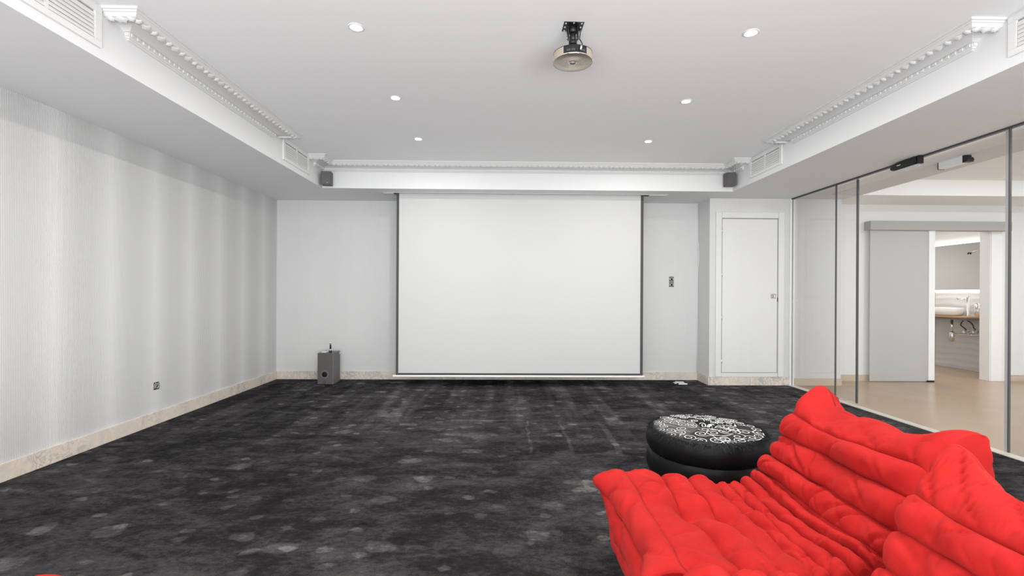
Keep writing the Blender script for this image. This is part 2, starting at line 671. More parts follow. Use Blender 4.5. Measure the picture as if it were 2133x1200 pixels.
# thin step added under the hall ceiling to draw a line of shadow
struct(bx('trim_9', 'plaster', (4.035, HX + 0.004, YR, 5.88, ZS - 0.006, ZS)), 'thin step added for a shadow line on the hall ceiling')

# ---- hall walls and bathroom shell
YH = 6.50
hw = MB()
hw.box(4.372, 5.86, YH, YH + 0.135, 0, ZS)
hw.box(6.68, XHALL, YH, YH + 0.135, 0, ZS)
hw.box(5.86, 6.68, YH, YH + 0.135, 2.10, ZS)
struct(hw.build('wall_hall', 'hall_paint'), 'white hall wall with the bathroom doorway')
struct(bx('wall_hall_right', 'hall_paint', (XHALL, XHALL + 0.1, YR, YH, 0, ZC)), 'far white side wall of the hall')
struct(bx('wall_bathroom', 'wave_tile', (7.34, 7.44, 6.63, 9.3, 0, 2.4)), 'white bathroom wall with wavy relief tiles')
struct(bx('wall_bathroom_back', 'hall_paint', (4.9, 7.34, 9.2, 9.3, 0, 2.4)), 'white end wall of the bathroom')
struct(bx('wall_bathroom_side', 'hall_paint', (4.8, 4.9, 6.63, 9.3, 0, 2.4)), 'white side wall of the bathroom')
struct(bx('ceiling_bathroom', 'ceiling_paint', (4.8, 7.44, 6.63, 9.3, 2.4, 2.5)), 'white bathroom ceiling')
struct(bx('trim_10', 'steel', (7.325, 7.34, 8.056, 8.066, 0, 2.0)), 'thin vertical tile trim in the bathroom')


# ---- marble baseboards, built of separate slabs
def baseboard(name, label, slabs):
    root = struct(empty(name), label)
    for b in slabs:
        bx('slab', 'marble', b, root, 0.0015)
    return root


BH = 0.112
cuts = [YR, -1.6, -0.4, 0.8, 2.0, 3.2, 4.11, 5.3, YB]
baseboard('baseboard_left', 'beige marble skirting under the striped wallpaper',
          [(XL, XL + 0.014, a + 0.0008, b - 0.0008, 0, BH) for a, b in zip(cuts, cuts[1:])])
cuts = [XL + 0.014, -1.95, -0.7, 0.5, 1.7, XC - 0.012]
baseboard('baseboard_back', 'beige marble skirting under the projection screen',
          [(a + 0.0008, b - 0.0008, YB - 0.014, YB, 0, BH) for a, b in zip(cuts, cuts[1:])])
baseboard('baseboard_closet', 'beige marble skirting wrapping the wall with the narrow door',
          [(XC - 0.014, XC, YD - 0.014, YB - 0.016, 0, BH), (XC + 0.001, 3.18, YD - 0.014, YD, 0, BH), (3.182, XG - 0.03, YD - 0.014, YD, 0, BH)])
mat('beige_tile', (0.60, 0.50, 0.39), 0.35)


def hall_base(name, label, b):
    struct(bx(name, 'beige_tile', b), label)


hall_base('baseboard_hall_near', 'beige skirting behind the fixed glass panel', (XG + 0.05, 4.38, YD - 0.012, YD, 0, 0.09))
hall_base('baseboard_hall_door', 'beige skirting behind the satin sliding door', (4.38, 5.50, YH - 0.012, YH, 0, 0.085))
hall_base('baseboard_hall_far', 'beige skirting beside the bathroom doorway', (6.90, XHALL, YH - 0.012, YH, 0, 0.085))

# ---- doorway casing and sliding door of the bathroom
cas = struct(empty('trim_11'), 'white casing of the bathroom doorway')
bx('jamb', 'white_gloss', (5.80, 5.862, YH - 0.02, YH + 0.14, 0, 2.10), cas, 0.002)
bx('jamb', 'white_gloss', (6.678, 6.69, YH - 0.004, YH + 0.14, 0, 2.10), cas, 0.002)
bx('lintel', 'white_gloss', (5.862, 6.678, YH - 0.004, YH + 0.14, 2.07, 2.10), cas)
bx('casing', 'white_gloss', (6.69, 6.84, YH - 0.012, YH, 0, 2.10), cas, 0.002)
sl = struct(empty('door_3'), 'satin white sliding door under a grey rail cover')
bx('panel', 'satin_glass', (4.955, 5.76, YH - 0.075, YH - 0.065, 0.008, 2.06), sl, 0.001)
bx('stile', 'white_gloss', (5.76, 5.845, YH - 0.078, YH - 0.062, 0.008, 2.06), sl, 0.001)
bx('rail_cover', 'header_grey', (4.925, 6.86, YH - 0.12, YH, 2.055, 2.175), sl, 0.002)
bx('floor_guide', 'dark_metal', (5.74, 5.83, YH - 0.095, YH - 0.05, 0, 0.022), sl, 0.002)


# ------------------------------------------------------------------ closet door
d1 = struct(empty('door_1', (0, 0, 0)), 'narrow plain white hinged door beside the glass partition')
fy0 = YD - 0.022
bx('leaf', 'door_white', (2.812, 3.528, YD - 0.012, YD, 0.168, 2.148), d1, 0.001)
jl = bx('frame_side', 'door_white', (2.727, 2.800, fy0, YD, 0.112, 2.236), d1, 0.002)
jr = bx('frame_side', 'door_white', (3.540, 3.615, fy0, YD, 0.112, 2.236), d1, 0.002)
bx('frame_head', 'door_white', (2.803, 3.537, fy0, YD, 2.160, 2.236), d1, 0.002)
bx('sill', 'door_white', (2.803, 3.537, YD - 0.016, YD, 0.112, 0.160), d1, 0.002)
bx('rebate', 'gap_grey', (2.800, 3.540, YD - 0.006, YD + 0.002, 0.160, 2.160), d1)
for hz in (0.31, 0.87, 1.43, 2.00):
    MB().cyl((2.806, YD - 0.016, hz - 0.028), (2.806, YD - 0.016, hz + 0.028), 0.007, 10).build('hinge', 'silver', d1)
lk = bx('lock_plate', 'socket_metal', (3.445, 3.510, YD - 0.016, YD - 0.012, 1.125, 1.185), d1, 0.002)
MB().cyl((3.482, YD - 0.0165, 1.155), (3.482, YD - 0.022, 1.155), 0.018, 18).build('cylinder', 'steel', lk)
bx('keyhole', 'hole_black', (3.472, 3.478, YD - 0.0235, YD - 0.0215, 1.140, 1.168), lk)
bx('latch', 'dark_metal', (3.530, 3.537, YD - 0.014, YD - 0.004, 1.085, 1.135), d1)

# ------------------------------------------------------------------ cornices
PROF = [(0, -.088), (.012, -.088), (.014, -.080), (.022, -.079), (.026, -.072), (.030, -.072), (.030, -.051), (.040, -.050),
        (.046, -.046), (.060, -.040), (.080, -.036), (.105, -.034), (.126, -.036), (.130, -.046), (.150, -.048), (.172, -.040),
        (.184, -.024), (.190, -.021), (.192, -.014), (.200, -.012), (.200, 0.002)]


def offset_path(base, inward, p):
    """base: polyline on the soffit faces; inward: unit normal (into the room) per segment.  Returns the polyline at
    projection p, with a return to the wall at both ends."""
    n = len(base)
    segs = []
    for i in range(n - 1):
        a, b = Vector(base[i]), Vector(base[i + 1])
        d = (b - a).normalized()
        segs.append((a, b, d, Vector(inward[i])))
    out = []
    a, b, d, nn = segs[0]
    out.append(a - d * p)
    out.append(a - d * p + nn * p)
    for i in range(1, len(segs)):
        out.append(segs[i][0] + segs[i - 1][3] * p + segs[i][3] * p)
    a, b, d, nn = segs[-1]
    out.append(b + d * p + nn * p)
    out.append(b + d * p)
    return out


def leaf_mesh(kind):
    """small plaster relief, about 6 cm long: x along the run, y across the band, z out of it"""
    m = MB()
    if kind == 'leaf':
        n = 7
        P = [(0, -0.020, 0.002)]
        rows = []
        for i in range(n):
            t = i / (n - 1)
            w = 0.036 * sin(pi * (0.12 + 0.80 * t)) * (1.0 + 0.22 * cos(t * 4.2 * pi))
            y = -0.020 + 0.040 * t
            h = 0.0065 * sin(pi * (0.1 + 0.75 * t))
            rows.append([(-w, y - 0.004, 0.0), (-w * 0.5, y, h * 0.8), (0, y + 0.001, h * 1.25), (w * 0.5, y, h * 0.8), (w, y - 0.004, 0.0)])
        P = [p for r in rows for p in r]
        F = [(i * 5 + k, i * 5 + k + 1, (i + 1) * 5 + k + 1, (i + 1) * 5 + k) for i in range(n - 1) for k in range(4)]
        m.add(P, F, True)
    else:
        P = [(0, 0, 0.0085)]
        k = 12
        for j, (r, z) in enumerate(((0.009, 0.008), (0.017, 0.004), (0.021, -0.001))):
            for i in range(k):
                a = 2 * pi * i / k
                rr = r * (1 + (0.18 if j else 0) * cos(6 * a))
                P.append((rr * cos(a), rr * sin(a) * 0.95, z))
        F = [(0, 1 + i, 1 + (i + 1) % k) for i in range(k)]
        for j in range(2):
            F += [(1 + j * k + i, 1 + j * k + (i + 1) % k, 1 + (j + 1) * k + (i + 1) % k, 1 + (j + 1) * k + i) for i in range(k)]
        m.add([(p[0], p[1], p[2]) for p in P], F, True)
    me = m.mesh('acanthus_' + kind)
    me.materials.append(MATS['plaster'])
    return me


LEAF, ROSE = leaf_mesh('leaf'), leaf_mesh('rosette')


def cornice(name, label, base, inward):
    root = struct(empty(name), label)
    rings = [[(v.x, v.y, ZC + z) for v in offset_path(base, inward, p)] for p, z in PROF]
    m = MB()
    q = len(rings[0])
    for k in range(len(PROF) - 1):
        for i in range(q - 1):
            m.add([rings[k][i], rings[k][i + 1], rings[k + 1][i + 1], rings[k + 1][i]], [(0, 1, 2, 3)])
    m.build('moulding', 'plaster', root)
    # dentils: too small to pick apart, one joined part
    dm = MB()
    path = offset_path(base, inward, 0.030)
    for i in range(len(path) - 1):
        a, b = path[i], path[i + 1]
        L = (b - a).length
        if L < 0.02:
            continue
        d = (b - a) / L
        # outward = away from the wall, into the room
        nrm = Vector((d.y, -d.x))
        if i == 0:
            test = -(Vector(base[1]) - Vector(base[0])).normalized()
        elif i == len(path) - 2:
            test = (Vector(base[-1]) - Vector(base[-2])).normalized()
        else:
            test = Vector(inward[i - 1])
        if nrm.dot(test) < 0:
            nrm = -nrm
        k = max(1, int(L / 0.044))
        for j in range(k):
            c = a + d * (L * (j + 0.5) / k)
            w = 0.011
            M = Matrix(((d.x, nrm.x, 0, c.x), (d.y, nrm.y, 0, c.y), (0, 0, 1, 0), (0, 0, 0, 1)))
            dm.box(-w, w, -0.002, 0.006, ZC - 0.070, ZC - 0.053, M)
    dn = dm.build('dentil_band', 'plaster', root)
    dn['kind'] = 'stuff'
    # leaves and rosettes on the outer band
    path = offset_path(base, inward, 0.158)
    for i in range(len(path) - 1):
        a, b = path[i], path[i + 1]
        L = (b - a).length
        if L < 0.03:
            continue
        d = (b - a) / L
        nrm = Vector((d.y, -d.x))
        if i == 0:
            test = -(Vector(base[1]) - Vector(base[0])).normalized()
        elif i == len(path) - 2:
            test = (Vector(base[-1]) - Vector(base[-2])).normalized()
        else:
            test = Vector(inward[i - 1])
        if nrm.dot(test) < 0:
            nrm = -nrm
        k = max(1, round(L / 0.060))
        for j in range(k):
            c = a + d * (L * (j + 0.5) / k)
            zd = (Vector((nrm.x, nrm.y, 0)) * 0.55 + Vector((0, 0, -1)) * 0.83).normalized()
            xd = Vector((d.x, d.y, 0))
            yd = zd.cross(xd)
            M = Matrix(((xd.x, yd.x, zd.x, c.x), (xd.y, yd.y, zd.y, c.y), (xd.z, yd.z, zd.z, ZC - 0.044), (0, 0, 0, 1)))
            o = link('acanthus_leaf' if j % 2 else 'rosette', LEAF if j % 2 else ROSE, root)
            o.matrix_local = M
    return root


cornice('trim_1', 'carved plaster cornice between the vents above the striped wall', [(SXL, 2.80), (SXL, 4.505)], [(1, 0)])
cornice('trim_2', 'carved plaster cornice above the glass partition', [(SXR, 2.785), (SXR, 4.50)], [(-1, 0)])
cornice('trim_3', 'long carved plaster cornice above the projection screen',
        [(SXL, 5.505), (SXL, SYB), (SXR, SYB), (SXR, 5.50)], [(1, 0), (0, -1), (-1, 0)])


# ------------------------------------------------------------------ air vents in the soffit faces
def vent(label, x, side, y0, y1, z0=2.470, z1=2.684):
    """side: +1 faces +x (left soffit), -1 faces -x (right soffit)"""
    root = empty('air_vent', (x, (y0 + y1) / 2, z0))
    tag(root, label, 'vent', 'slatted air vents in the soffits')
    hl, hh = (y1 - y0) / 2, z1 - z0
    fw, fb = 0.045, 0.034

    def b(name, m, p0, p1, ya, yb, za, zb, bev=0.0):
        xa, xb = sorted((side * p0, side * p1))
        return bx(name, m, (xa, xb, ya, yb, za, zb), root, bev)
    b('frame_rail', 'vent_white', 0, 0.012, -hl, hl, 0, fb, 0.002)
    b('frame_rail', 'vent_white', 0, 0.012, -hl, hl, hh - fb, hh, 0.002)
    b('frame_stile', 'vent_white', 0, 0.012, -hl, -hl + fw, fb, hh - fb, 0.002)
    b('frame_stile', 'vent_white', 0, 0.012, hl - fw, hl, fb, hh - fb, 0.002)
    b('backing', 'vent_dark', 0.0005, 0.0015, -hl + fw, hl - fw, fb, hh - fb)
    b('mullion', 'vent_white', 0.001, 0.010, -0.009, 0.009, fb, hh - fb)
    n = 6
    inner = hh - 2 * fb - 0.016
    for sgn in (-1, 1):
        ya, yb = (-hl + fw + 0.003, -0.010) if sgn < 0 else (0.010, hl - fw - 0.003)
        for i in range(n):
            zc = fb + 0.004 + inner * (i + 0.5) / n
            hgt = inner / n * 0.62
            m = MB()
            lo, up = side * 0.0105, side * 0.0025
            m.add([(up, ya, zc + hgt), (up, yb, zc + hgt), (lo, yb, zc - hgt), (lo, ya, zc - hgt),
                   (up + side * 0.0015, ya, zc + hgt), (up + side * 0.0015, yb, zc + hgt), (lo + side * 0.0015, yb, zc - hgt), (lo + side * 0.0015, ya, zc - hgt)],
                  [(0, 1, 2, 3), (4, 7, 6, 5), (0, 4, 5, 1), (1, 5, 6, 2), (2, 6, 7, 3), (3, 7, 4, 0)])
            m.build('slat', 'vent_white', root)


vent('far white slatted air vent above the striped wall', SXL, 1, 4.72, 5.345)
vent('near white slatted air vent cut by the top left frame edge', SXL, 1, 1.985, 2.605)
vent('far white slatted air vent above the glass partition', SXR, -1, 4.71, 5.345)
vent('near white slatted air vent cut by the right frame edge', SXR, -1, 1.955, 2.575)


# ------------------------------------------------------------------ downlights
def downlight(label, x, y, z=ZC, power=9.5, col=(1.0, 0.985, 0.955)):
    root = empty('recessed_downlight', (x, y, z))
    tag(root, label, 'downlight', 'recessed ceiling downlights')
    MB().lathe([(0.044, 0.0), (0.046, -0.003), (0.042, -0.005), (0.034, -0.004), (0.034, 0.0)], 28).build('trim_ring', 'plaster', root)
    MB().lathe([(0.0, -0.003), (0.033, -0.003), (0.033, 0.0)], 24).build('lens', 'lamp_glow', root)
    d = bpy.data.lights.new('downlight_lamp', 'AREA')
    d.shape = 'DISK'
    d.size = 0.066
    d.energy = power
    d.color = col
    o = bpy.data.objects.new('downlight_lamp', d)
    scene.collection.objects.link(o)
    o.parent = root
    o.location = (0, 0, -0.006)
    return root


DX, DY0, DDY = (-0.86, 1.4295), 2.775, 0.998
for si, sx in enumerate(DX):
    sd = ('left', 'right')[si]
    for r in range(3):
        downlight(('near', 'middle', 'far')[r] + ' recessed ceiling downlight in the row ' + sd + ' of the projector', sx, DY0 + r * DDY)
    for r in (-1, -2, -4):
        downlight('recessed ceiling downlight behind the viewer, ' + sd + ' row, ' + {-1: 'first', -2: 'second', -4: 'last'}[r] + ' back', sx, DY0 + r * DDY)
for i, (hx, hy) in enumerate(((5.6, 4.6), (5.6, 2.2), (7.2, 4.6), (7.2, 2.2))):  # unseen lamps added to brighten the hall
    downlight('added unseen hall ceiling downlight beyond the glass, ' + ('inner far', 'inner near', 'outer far', 'outer near')[i], hx, hy, 2.61, 18.0, (0.90, 0.965, 1.0))

# ------------------------------------------------------------------ projection screen
ps = empty('projection_screen', (0.2, 6.0, 0.126))
tag(ps, 'large white pull-down projection screen with black border', 'screen')


def wavy(name, m, x0, x1, z0, z1, y, nx, nz, amp, parent, th=0.0015):
    P, F = [], []
    ox, oy, oz = parent.location
    for j in range(nz + 1):
        for i in range(nx + 1):
            x = x0 + (x1 - x0) * i / nx
            z = z0 + (z1 - z0) * j / nz
            dz = (z1 - z) / (z1 - z0)
            yy = y + amp * dz * (sin(x * 5.3) * 0.5 + 0.5 * sin(x * 9.1 + 1.0 + z * 0.6))
            P.append((x - ox, yy - oy, z - oz))
    k = len(P)
    P += [(a, b_ + th, c) for a, b_, c in P]
    for j in range(nz):
        for i in range(nx):
            q = j * (nx + 1) + i
            F.append((q, q + 1, q + nx + 2, q + nx + 1))
            F.append((k + q + nx + 1, k + q + nx + 2, k + q + 1, k + q))
    mb = MB().add(P, F, True)
    return mb.build(name, m, parent)


def bxw(name, m, b, root, bevel=0.0):
    ox, oy, oz = root.location
    return bx(name, m, (b[0] - ox, b[1] - ox, b[2] - oy, b[3] - oy, b[4] - oz, b[5] - oz), root, bevel)


sx0, sx1, sz0, sz1, syy = -1.345, 1.742, 0.150, ZS - 0.002, 6.0
wavy('fabric', 'screen_white', sx0 + 0.028, sx1 - 0.030, sz0 + 0.022, sz1, syy, 40, 10, 0.003, ps)
bxw('border', 'screen_border', (sx0, sx0 + 0.030, syy - 0.004, syy + 0.004, sz0, sz1), ps)
bxw('border', 'screen_border', (sx1 - 0.034, sx1, syy - 0.004, syy + 0.004, sz0, sz1), ps)
bxw('border', 'screen_border', (sx0, sx1, syy - 0.005, syy + 0.005, sz0, sz0 + 0.024), ps)
bxw('weight_bar', 'bar_white', (-1.383, 1.765, syy - 0.012, syy + 0.016, 0.126, 0.150), ps, 0.004)
hs = struct(empty('trim_5'), 'slot in the soffit that houses the screen roller')
bx('slot_edge', 'plaster', (sx0 - 0.16, sx1 + 0.29, 5.945, 5.975, ZS - 0.006, ZS), hs, 0.001)
bx('slot', 'socket_dark', (sx0 - 0.03, sx1 + 0.06, 5.976, 6.03, ZS - 0.0015, ZS + 0.001), hs)
bx('flap', 'plaster', (sx0 - 0.15, sx0 - 0.035, 5.976, 6.10, ZS - 0.012, ZS - 0.004), hs, 0.002)
bx('flap', 'plaster', (sx1 + 0.065, sx1 + 0.28, 5.976, 6.06, ZS - 0.012, ZS - 0.004), hs, 0.002)
bx('bracket', 'dark_metal', (sx0 - 0.034, sx0 + 0.0, 5.985, 6.015, ZS - 0.014, ZS), hs)
bx('bracket', 'dark_metal', (sx1 + 0.0, sx1 + 0.05, 5.985, 6.015, ZS - 0.014, ZS), hs)

# ------------------------------------------------------------------ glass partition
def pane(name, label, x, y0, y1, z0=0.02, z1=ZS - 0.012, seals=(), th=0.010):
    root = struct(empty(name, (x, (y0 + y1) / 2, 0)), label)
    o = bx('glass_pane', 'glass', (-th / 2, th / 2, y0 - (y0 + y1) / 2, y1 - (y0 + y1) / 2, z0, z1), root)
    for yy, w, m in seals:
        yl = yy - (y0 + y1) / 2
        bx('edge_seal', m, (-th / 2 - 0.002, th / 2 + 0.002, yl - w / 2, yl + w / 2, z0, z1), root)
    return root


pane('window_1', 'fixed clear glass panel next to the narrow white door', XG, 5.322, 6.13, seals=((5.322, 0.012, 'edge_seal'),))
pane('door_2', 'open sliding glass leaf parked behind the fixed panel', XG + 0.045, 5.055, 6.12, seals=((5.055, 0.022, 'edge_seal'),))
pane('window_2', 'near fixed clear glass panel on the right edge', XG, 1.9, 3.487, seals=((3.487, 0.022, 'edge_seal_light'), (3.472, 0.010, 'edge_seal')))
pane('window_3', 'clear glass panel beside the viewer', XG, YR, 1.88)
tr = struct(empty('trim_6'), 'dark ceiling track of the glass partition')
bx('track', 'track_dark', (XG - 0.022, XG + 0.012, YR, 6.13, ZS - 0.014, ZS), tr)
bx('hall_track', 'white_gloss', (XG + 0.014, XG + 0.085, YR, 6.13, ZS - 0.010, ZS), tr)
ch = struct(empty('trim_7'), 'white wall channel holding the glass partition')
bx('channel', 'white_gloss', (XG - 0.030, XG - 0.008, YD - 0.030, YD, 0.0, ZS), ch, 0.001)
bx('channel_lip', 'edge_seal_light', (XG - 0.007, XG - 0.003, YD - 0.034, YD, 0.0, ZS), ch)
bx('channel', 'white_gloss', (XG + 0.008, XG + 0.030, YD - 0.030, YD, 0.0, ZS), ch, 0.001)
th = struct(bx('trim_8', 'threshold', (XG - 0.045, XG + 0.035, YR, YD - 0.014, 0.0, 0.008), None, 0.002), 'pale metal threshold strip under the glass')
fg = empty('floor_guide', (XG - 0.03, 5.28, 0.008))
tag(fg, 'small black floor guide at the foot of the fixed glass panel', 'door guide')
MB().prism([(-0.03, 0), (0.03, 0), (0.03, 0.018), (0.012, 0.034), (-0.012, 0.034), (-0.03, 0.018)], 0, -0.02, 0.02).build('guide_body', 'black_plastic', fg, 0.002)
MB().cyl((-0.021, 0.0, 0.018), (-0.024, 0.0, 0.018), 0.008, 12).build('screw', 'silver', fg)

# radar sensor over the opening (black, rounded)
rs = empty('door_sensor', (XG - 0.02, 4.345, ZS - 0.07))
tag(rs, 'black rounded motion sensor on the ceiling track of the glass door', 'sensor')
prof = [(-0.145, 0.0), (0.155, 0.0), (0.155, 0.012)]
outl = [(0.150, 0.066), (0.135, 0.015), (0.120, 0.0), (-0.105, 0.0), (-0.13, 0.018), (-0.125, 0.068)]
outl = [(-0.125, 0.070), (-0.130, 0.022), (-0.112, 0.004), (0.110, -0.004), (0.150, 0.006), (0.158, 0.024), (0.145, 0.046), (0.100, 0.062), (0.03, 0.070)]
MB().prism(outl, 0, -0.045, -0.002).build('housing', 'black_plastic', rs, 0.010)
bx('lens_strip', 'bar_white', (-0.0475, -0.0440, 0.030, 0.070, 0.030, 0.037), rs)
bx('base_rail', 'silver', (-0.040, 0.002, -0.13, 0.12, -0.016, -0.003), rs, 0.003)
bx('end_bracket', 'dark_metal', (-0.040, 0.006, -0.160, -0.142, -0.004, 0.070), rs, 0.002)
# its white counterpart on the hall side
hsn = empty('hall_sensor', (4.040, 4.29, ZS - 0.006))
tag(hsn, 'white box with black end cap under the hall ceiling', 'sensor')
bx('box', 'white_gloss', (-0.004, 0.055, -0.118, 0.118, -0.062, 0.0), hsn, 0.002)
bx('end_plate', 'dark_metal', (-0.006, 0.057, 0.118, 0.124, -0.064, 0.0), hsn)
MB().prism([(-0.118, -0.064), (-0.118, 0.0), (-0.140, 0.0), (-0.142, -0.018), (-0.156, -0.024), (-0.166, -0.042), (-0.160, -0.064)], 0, -0.006, 0.057).build('end_cap', 'black_plastic', hsn, 0.002)

# ------------------------------------------------------------------ projector on its ceiling mount
pj = empty('ceiling_projector', (0.384, 2.736, ZC))
tag(pj, 'round ceiling projector with brushed bronze disc on black mount', 'projector')
zb = 2.490 - ZC
R = 0.1135
MB().lathe([(0.0, zb), (0.020, zb + 0.0005)], 40).build('lens_cap', 'silver', pj)
MB().lathe([(0.018, zb - 0.0015), (0.020, zb - 0.002), (0.024, zb - 0.0005)], 32, cap=False).build('centre_ring', 'chrome', pj)
MB().lathe([(0.022, zb), (0.06, zb), (R - 0.004, zb), (R - 0.001, zb + 0.002)], 64, cap=False).build('disc', 'brushed_disc', pj)
MB().lathe([(R - 0.002, zb), (R, zb + 0.002), (R, zb + 0.006), (R - 0.003, zb + 0.0075)], 64, cap=False).build('rim', 'chrome', pj)
# body side: beige grille with the black port panel on the side of the viewer
a_p = 0.64
MB().lathe([(R - 0.003, zb + 0.007), (R - 0.003, zb + 0.046)], 48, cap=False, a0=-pi / 2 + a_p, a1=1.5 * pi - a_p).build('side_grille', 'beige_grille', pj)
port = MB().lathe([(R - 0.005, zb + 0.007), (R - 0.005, zb + 0.046)], 16, cap=False, a0=-pi / 2 - a_p, a1=-pi / 2 + a_p).build('port_panel', 'black_plastic', pj)
for pa in (-0.35, -0.12, 0.42):
    a = -pi / 2 + pa
    M = Matrix.Translation(((R - 0.004) * cos(a), (R - 0.004) * sin(a), zb + 0.022)) @ Matrix.Rotation(a, 4, 'Z')
    MB().box(-0.002, 0.001, -0.011, 0.011, -0.005, 0.005, M).build('port', 'socket_dark', port)
for e in (-a_p, a_p):
    a = -pi / 2 + e
    M = Matrix.Translation(((R - 0.003) * cos(a), (R - 0.003) * sin(a), zb + 0.0265)) @ Matrix.Rotation(a, 4, 'Z')
    MB().box(-0.003, 0.001, -0.0015, 0.0015, -0.0195, 0.0195, M).build('panel_edge', 'silver', pj)
MB().lathe([(R - 0.003, zb + 0.046), (R - 0.002, zb + 0.049), (R - 0.012, zb + 0.054), (0.05, zb + 0.060), (0.0, zb + 0.061)], 64, cap=False).build('top_cover', 'black_plastic', pj)
# mount
mt = empty('mount')
mt.parent = pj
pl = MB().box(-0.057, 0.057, -0.050, 0.050, -0.004, 0.0, Matrix.Rotation(0.03, 4, 'Z')).build('ceiling_plate', 'dark_metal', mt, 0.002)
for sxx, syy_ in ((-0.045, -0.038), (0.045, -0.038), (-0.045, 0.038), (0.045, 0.038), (0.0, -0.042), (-0.046, 0.0), (0.044, 0.0)):
    MB().cyl((sxx, syy_, -0.0035), (sxx, syy_, -0.0065), 0.0055, 10).build('screw', 'silver', mt)
MB().cyl((0, 0, -0.004), (0, 0, -0.040), 0.022, 18).build('ball_socket', 'dark_metal', mt)
MB().cyl((0, 0, -0.030), (0, 0, -0.092), 0.017, 18).build('tube', 'black_plastic', mt)
MB().lathe([(0.021, -0.105), (0.024, -0.100), (0.024, -0.086), (0.021, -0.082)], 20).build('collar', 'dark_metal', mt)
MB().cyl((0, 0, -0.10), (0, 0, zb + 0.058), 0.019, 18).build('neck', 'black_plastic', mt)
for s_ in (-1, 1):
    bx('bracket_arm', 'dark_metal', (s_ * 0.027 - 0.004, s_ * 0.027 + 0.004, -0.014, 0.014, -0.075, -0.004), mt, 0.001)
    MB().cyl((s_ * 0.018, 0, -0.068), (s_ * 0.038, 0, -0.068), 0.008, 12).build('bolt', 'steel', mt)
bx('tilt_knob', 'black_plastic', (-0.040, -0.026, -0.012, 0.012, zb + 0.050, zb + 0.075), mt, 0.002)
cb = [(0.030, -0.030, -0.02), (0.036, -0.040, -0.06), (0.030, -0.055, -0.10), (0.036, -0.080, -0.13), (0.036, -0.112, -0.155), (0.030, -0.124, zb + 0.03)]
MB().tube(cb, 0.0028, 8).build('cable', 'black_plastic', mt)
MB().cyl((0.030, -0.122, zb + 0.036), (0.027, -0.124, zb + 0.016), 0.0055, 10).build('plug', 'silver', mt)
MB().tube([(-0.030, -0.020, -0.02), (-0.037, -0.028, -0.05), (-0.028, -0.030, -0.085), (-0.020, -0.022, -0.11)], 0.003, 8).build('cable', 'black_plastic', mt)


# ------------------------------------------------------------------ corner speakers
def corner_speaker(label, x, y, z, rz, dot, grille):
    root = empty('wall_speaker', (x, y, z), rz)
    tag(root, label, 'speaker', 'small dark speakers in the soffit corners')
    w, d, h = 0.056, 0.05, 0.154
    bx('cabinet', 'speaker_grey', (-w, w, -d, d, 0, h), root, 0.004)
    bx('grille', grille, (-w + 0.006, w - 0.004, -d - 0.004, -d, 0.006, h - 0.006), root, 0.002)
    bx('wall_bracket', 'black_plastic', (-0.02, 0.02, d, d + 0.03, 0.05, 0.10), root, 0.003)
    if dot:
        MB().cyl((0.018, -d - 0.004, 0.022), (0.018, -d - 0.0065, 0.022), 0.006, 12).build('badge', 'silver', root)


corner_speaker('small grey wall speaker in the soffit corner above the subwoofer', -2.085, 5.66, 2.427, 0.10, True, 'speaker_grille')
corner_speaker('small dark wall speaker in the soffit corner near the closet door', 2.670, 5.66, 2.458, -0.05, False, 'speaker_grey')

# ------------------------------------------------------------------ subwoofer and what stands on it
sw = empty('subwoofer', (-2.273, 6.27, 0.0))
tag(sw, 'tall grey subwoofer box with round port on the carpet', 'speaker')
bx('cabinet', 'speaker_side', (-0.100, 0.100, -0.110, 0.135, 0.0, 0.400), sw, 0.004)
fp = bx('front_panel', 'speaker_grey', (-0.100, 0.086, -0.122, -0.108, 0.002, 0.398), sw, 0.006)
MB().cyl((-0.008, -0.123, 0.128), (-0.008, -0.1205, 0.128), 0.052, 32).build('port_ring', 'speaker_side', fp)
MB().lathe([(0.034, 0.0), (0.034, 0.004), (0.0, 0.004)], 28, Matrix.Translation((-0.008, -0.1225, 0.128)) @ Matrix.Rotation(pi / 2, 4, 'X')).build('port', 'hole_black', fp)
MB().cyl((-0.012, -0.1225, 0.034), (-0.012, -0.126, 0.034), 0.015, 20).build('knob', 'black_plastic', fp)
MB().cyl((-0.012, -0.126, 0.034), (-0.012, -0.1275, 0.034), 0.009, 20).build('knob_cap', 'speaker_side', fp)
bx('label_plate', 'bar_white', (0.1003, 0.1012, 0.105, 0.128, 0.360, 0.388), sw)
cd = bx('white_card', 'bar_white', (-2.345, -2.285, 6.20, 6.30, 0.4005, 0.408), None, 0.002)
tag(cd, 'small white flat box lying on top of the subwoofer', 'card')
bt = empty('indicator_stick', (-2.222, 6.185, 0.4005))
tag(bt, 'slim upright black and silver stick on the subwoofer', 'device')
MB().lathe([(0.016, 0), (0.0165, 0.002), (0.0165, 0.026), (0.015, 0.028)], 20).build('base', 'black_plastic', bt)
MB().lathe([(0.0155, 0.028), (0.0155, 0.138), (0.013, 0.141)], 20).build('tube', 'clear_glass', bt)
MB().lathe([(0.0135, 0.029), (0.0135, 0.046)], 16).build('lower_band', 'bar_white', bt)
MB().lathe([(0.0095, 0.046), (0.0095, 0.116)], 16).build('core', 'black_plastic', bt)
MB().lathe([(0.0135, 0.116), (0.0135, 0.136)], 16).build('upper_band', 'bar_white', bt)

